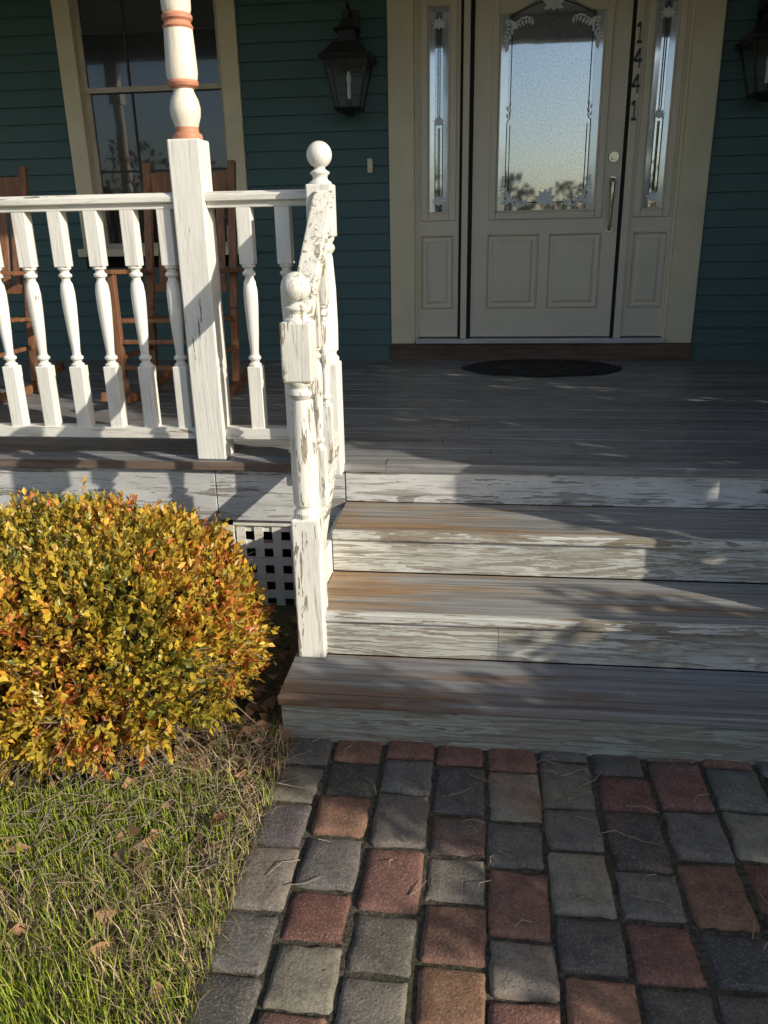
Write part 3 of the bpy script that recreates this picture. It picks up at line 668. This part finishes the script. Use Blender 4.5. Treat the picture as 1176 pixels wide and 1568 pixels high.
# ------------------------------------------------------------------ grass
def blades(P,Ln,Wd,lean,col):
    n=len(P); a=rng.random(n)*6.283; dirv=np.stack([np.cos(a),np.sin(a),np.zeros(n)],1); S=np.stack([-np.sin(a),np.cos(a),np.zeros(n)],1)
    ln=Ln[:,None]; w=Wd[:,None]; le=lean[:,None]; up=np.array([0,0,1.])
    mid=P+(up*np.cos(le*.5)+dirv*np.sin(le*.5))*ln*.5; tip=mid+(up*np.cos(le*1.4)+dirv*np.sin(le*1.4))*ln*.5; tip[:,2]=np.maximum(tip[:,2],G+.002)
    V=np.stack([P-S*w/2,P+S*w/2,mid-S*w*.4,mid+S*w*.4,tip],1).reshape(-1,3); b=np.arange(n)[:,None]*5
    F=np.concatenate([b+[0,1,3],b+[0,3,2],b+[2,3,4]]); return V,F,np.repeat(col,5,0)
def field(n,x0,x1,y0,y1):
    P=np.stack([rng.uniform(x0,x1,n),rng.uniform(y0,y1,n),np.full(n,G-.012)],1)
    nz=vn(P,7,21); green_=1/(1+np.exp(-3.6*(nz*1.2+(-.80-P[:,0])*1.6+(-4.0-P[:,1])*1.6+.15)))
    isg=rng.random(n)<np.clip(green_,.05,.92); dens=.5+.4*vn(P,9,31)+.5*isg+.35*(P[:,1]<-4.05)
    under=((P[:,0]+1.235)/.56)**2+((P[:,1]+3.40)/.42)**2<1; kp=(rng.random(n)<dens)&~under; P=P[kp];isg=isg[kp];n=len(P)
    gcol=np.array([.15,.23,.03])*(.6+.8*rng.random((n,1)))+np.array([.20,.15,.0])*rng.random((n,1)); dcol=np.array([.50,.38,.20])*(.25+.9*rng.random((n,1)))
    col=np.where(isg[:,None],gcol,dcol)
    return blades(P,np.where(isg,rng.uniform(.03,.085,n),rng.uniform(.04,.11,n)),rng.uniform(.0016,.0036,n),np.where(isg,np.abs(rng.normal(.5,.4,n)),np.abs(rng.normal(1.05,.35,n))),col)
V,F,C=field(66000,-2.2,-.46,-5.2,-3.45); fast('grass',V,F,m_blade,C)
V,F,C=field(24000,-7,-2.2,-7,-2.9); fast('lawn_grass',V,F,m_blade,C)
n=320; P=np.stack([rng.uniform(-1.9,-.46,n),rng.uniform(-4.9,-3.2,n),np.full(n,G+.018)],1); P[:170,0]=rng.uniform(-.9,-.5,170); P[:170,1]=rng.uniform(-4.0,-2.7,170)
leaves('fallen_leaves',P,np.stack([rng.normal(size=n),rng.normal(size=n),rng.normal(0,.25,n)],1),.03+.04*rng.random(n),.025+.025*rng.random(n),np.array([.30,.17,.09])*(.5+rng.random((n,1))),m_blade,None,.3)
tw=MB()
for i in range(520):
    x_=rng.uniform(-1.3,-.5);y_=rng.uniform(-4.15,-3.5);a_=rng.uniform(0,6.28);l_=rng.uniform(.05,.18)
    if i<40: x_=rng.uniform(-.45,.9); l_*=.5
    tw.tube([(x_,y_,G+.010),(x_+l_*.5*math.cos(a_),y_+l_*.5*math.sin(a_),G+rng.uniform(.012,.05 if i>=40 else .02)),(x_+l_*math.cos(a_+.3),y_+l_*math.sin(a_+.3),G+rng.uniform(.01,.05 if i>=40 else .015))],[.0018,.0014,.0008],4)
tw.obj('fallen_twigs',m_twig)
# ------------------------------------------------------------------ light
PHI=math.radians(27); EL=math.radians(23)
sd=Vector((math.cos(PHI)*math.cos(EL),-math.sin(PHI)*math.cos(EL),math.sin(EL)))
sl=bpy.data.lights.new('sun','SUN'); sl.energy=5.0; sl.angle=math.radians(.5); sl.color=(1,.93,.78)
so=bpy.data.objects.new('sun',sl); scene.collection.objects.link(so); so.rotation_euler=sd.to_track_quat('Z','Y').to_euler(); so.location=sd*20
w=bpy.data.worlds.new('World'); scene.world=w; w.use_nodes=True; nt=w.node_tree; bg=nt.nodes['Background']
sky=nt.nodes.new('ShaderNodeTexSky'); sky.sky_type='NISHITA'; sky.sun_disc=False; sky.sun_elevation=EL; sky.sun_rotation=math.radians(117); sky.dust_density=1.6; sky.air_density=1
nt.links.new(sky.outputs[0],bg.inputs[0]); bg.inputs[1].default_value=.15
# ------------------------------------------------------------------ camera
f=1232.1; C0=Vector((.076,-5.528,.843)); p,y,r=[math.radians(a) for a in (19.379,-7.026,-1.107)]
Fv=Vector((math.sin(y)*math.cos(p),math.cos(y)*math.cos(p),-math.sin(p))); Rt=Vector((math.cos(y),-math.sin(y),0)); U=Rt.cross(Fv)
R2=Rt*math.cos(r)+U*math.sin(r); U2=-Rt*math.sin(r)+U*math.cos(r)
cam_=bpy.data.cameras.new('camera'); cam_.sensor_fit='VERTICAL'; cam_.sensor_height=24; cam_.lens=f/1568*24; cam_.clip_end=1000; cam_.clip_start=.05
co=bpy.data.objects.new('camera',cam_); scene.collection.objects.link(co)
M=Matrix((R2,U2,-Fv)).transposed().to_4x4(); M.translation=C0; co.matrix_world=M; scene.camera=co
scene.view_settings.view_transform='Standard'; scene.view_settings.look='None'; scene.view_settings.exposure=0
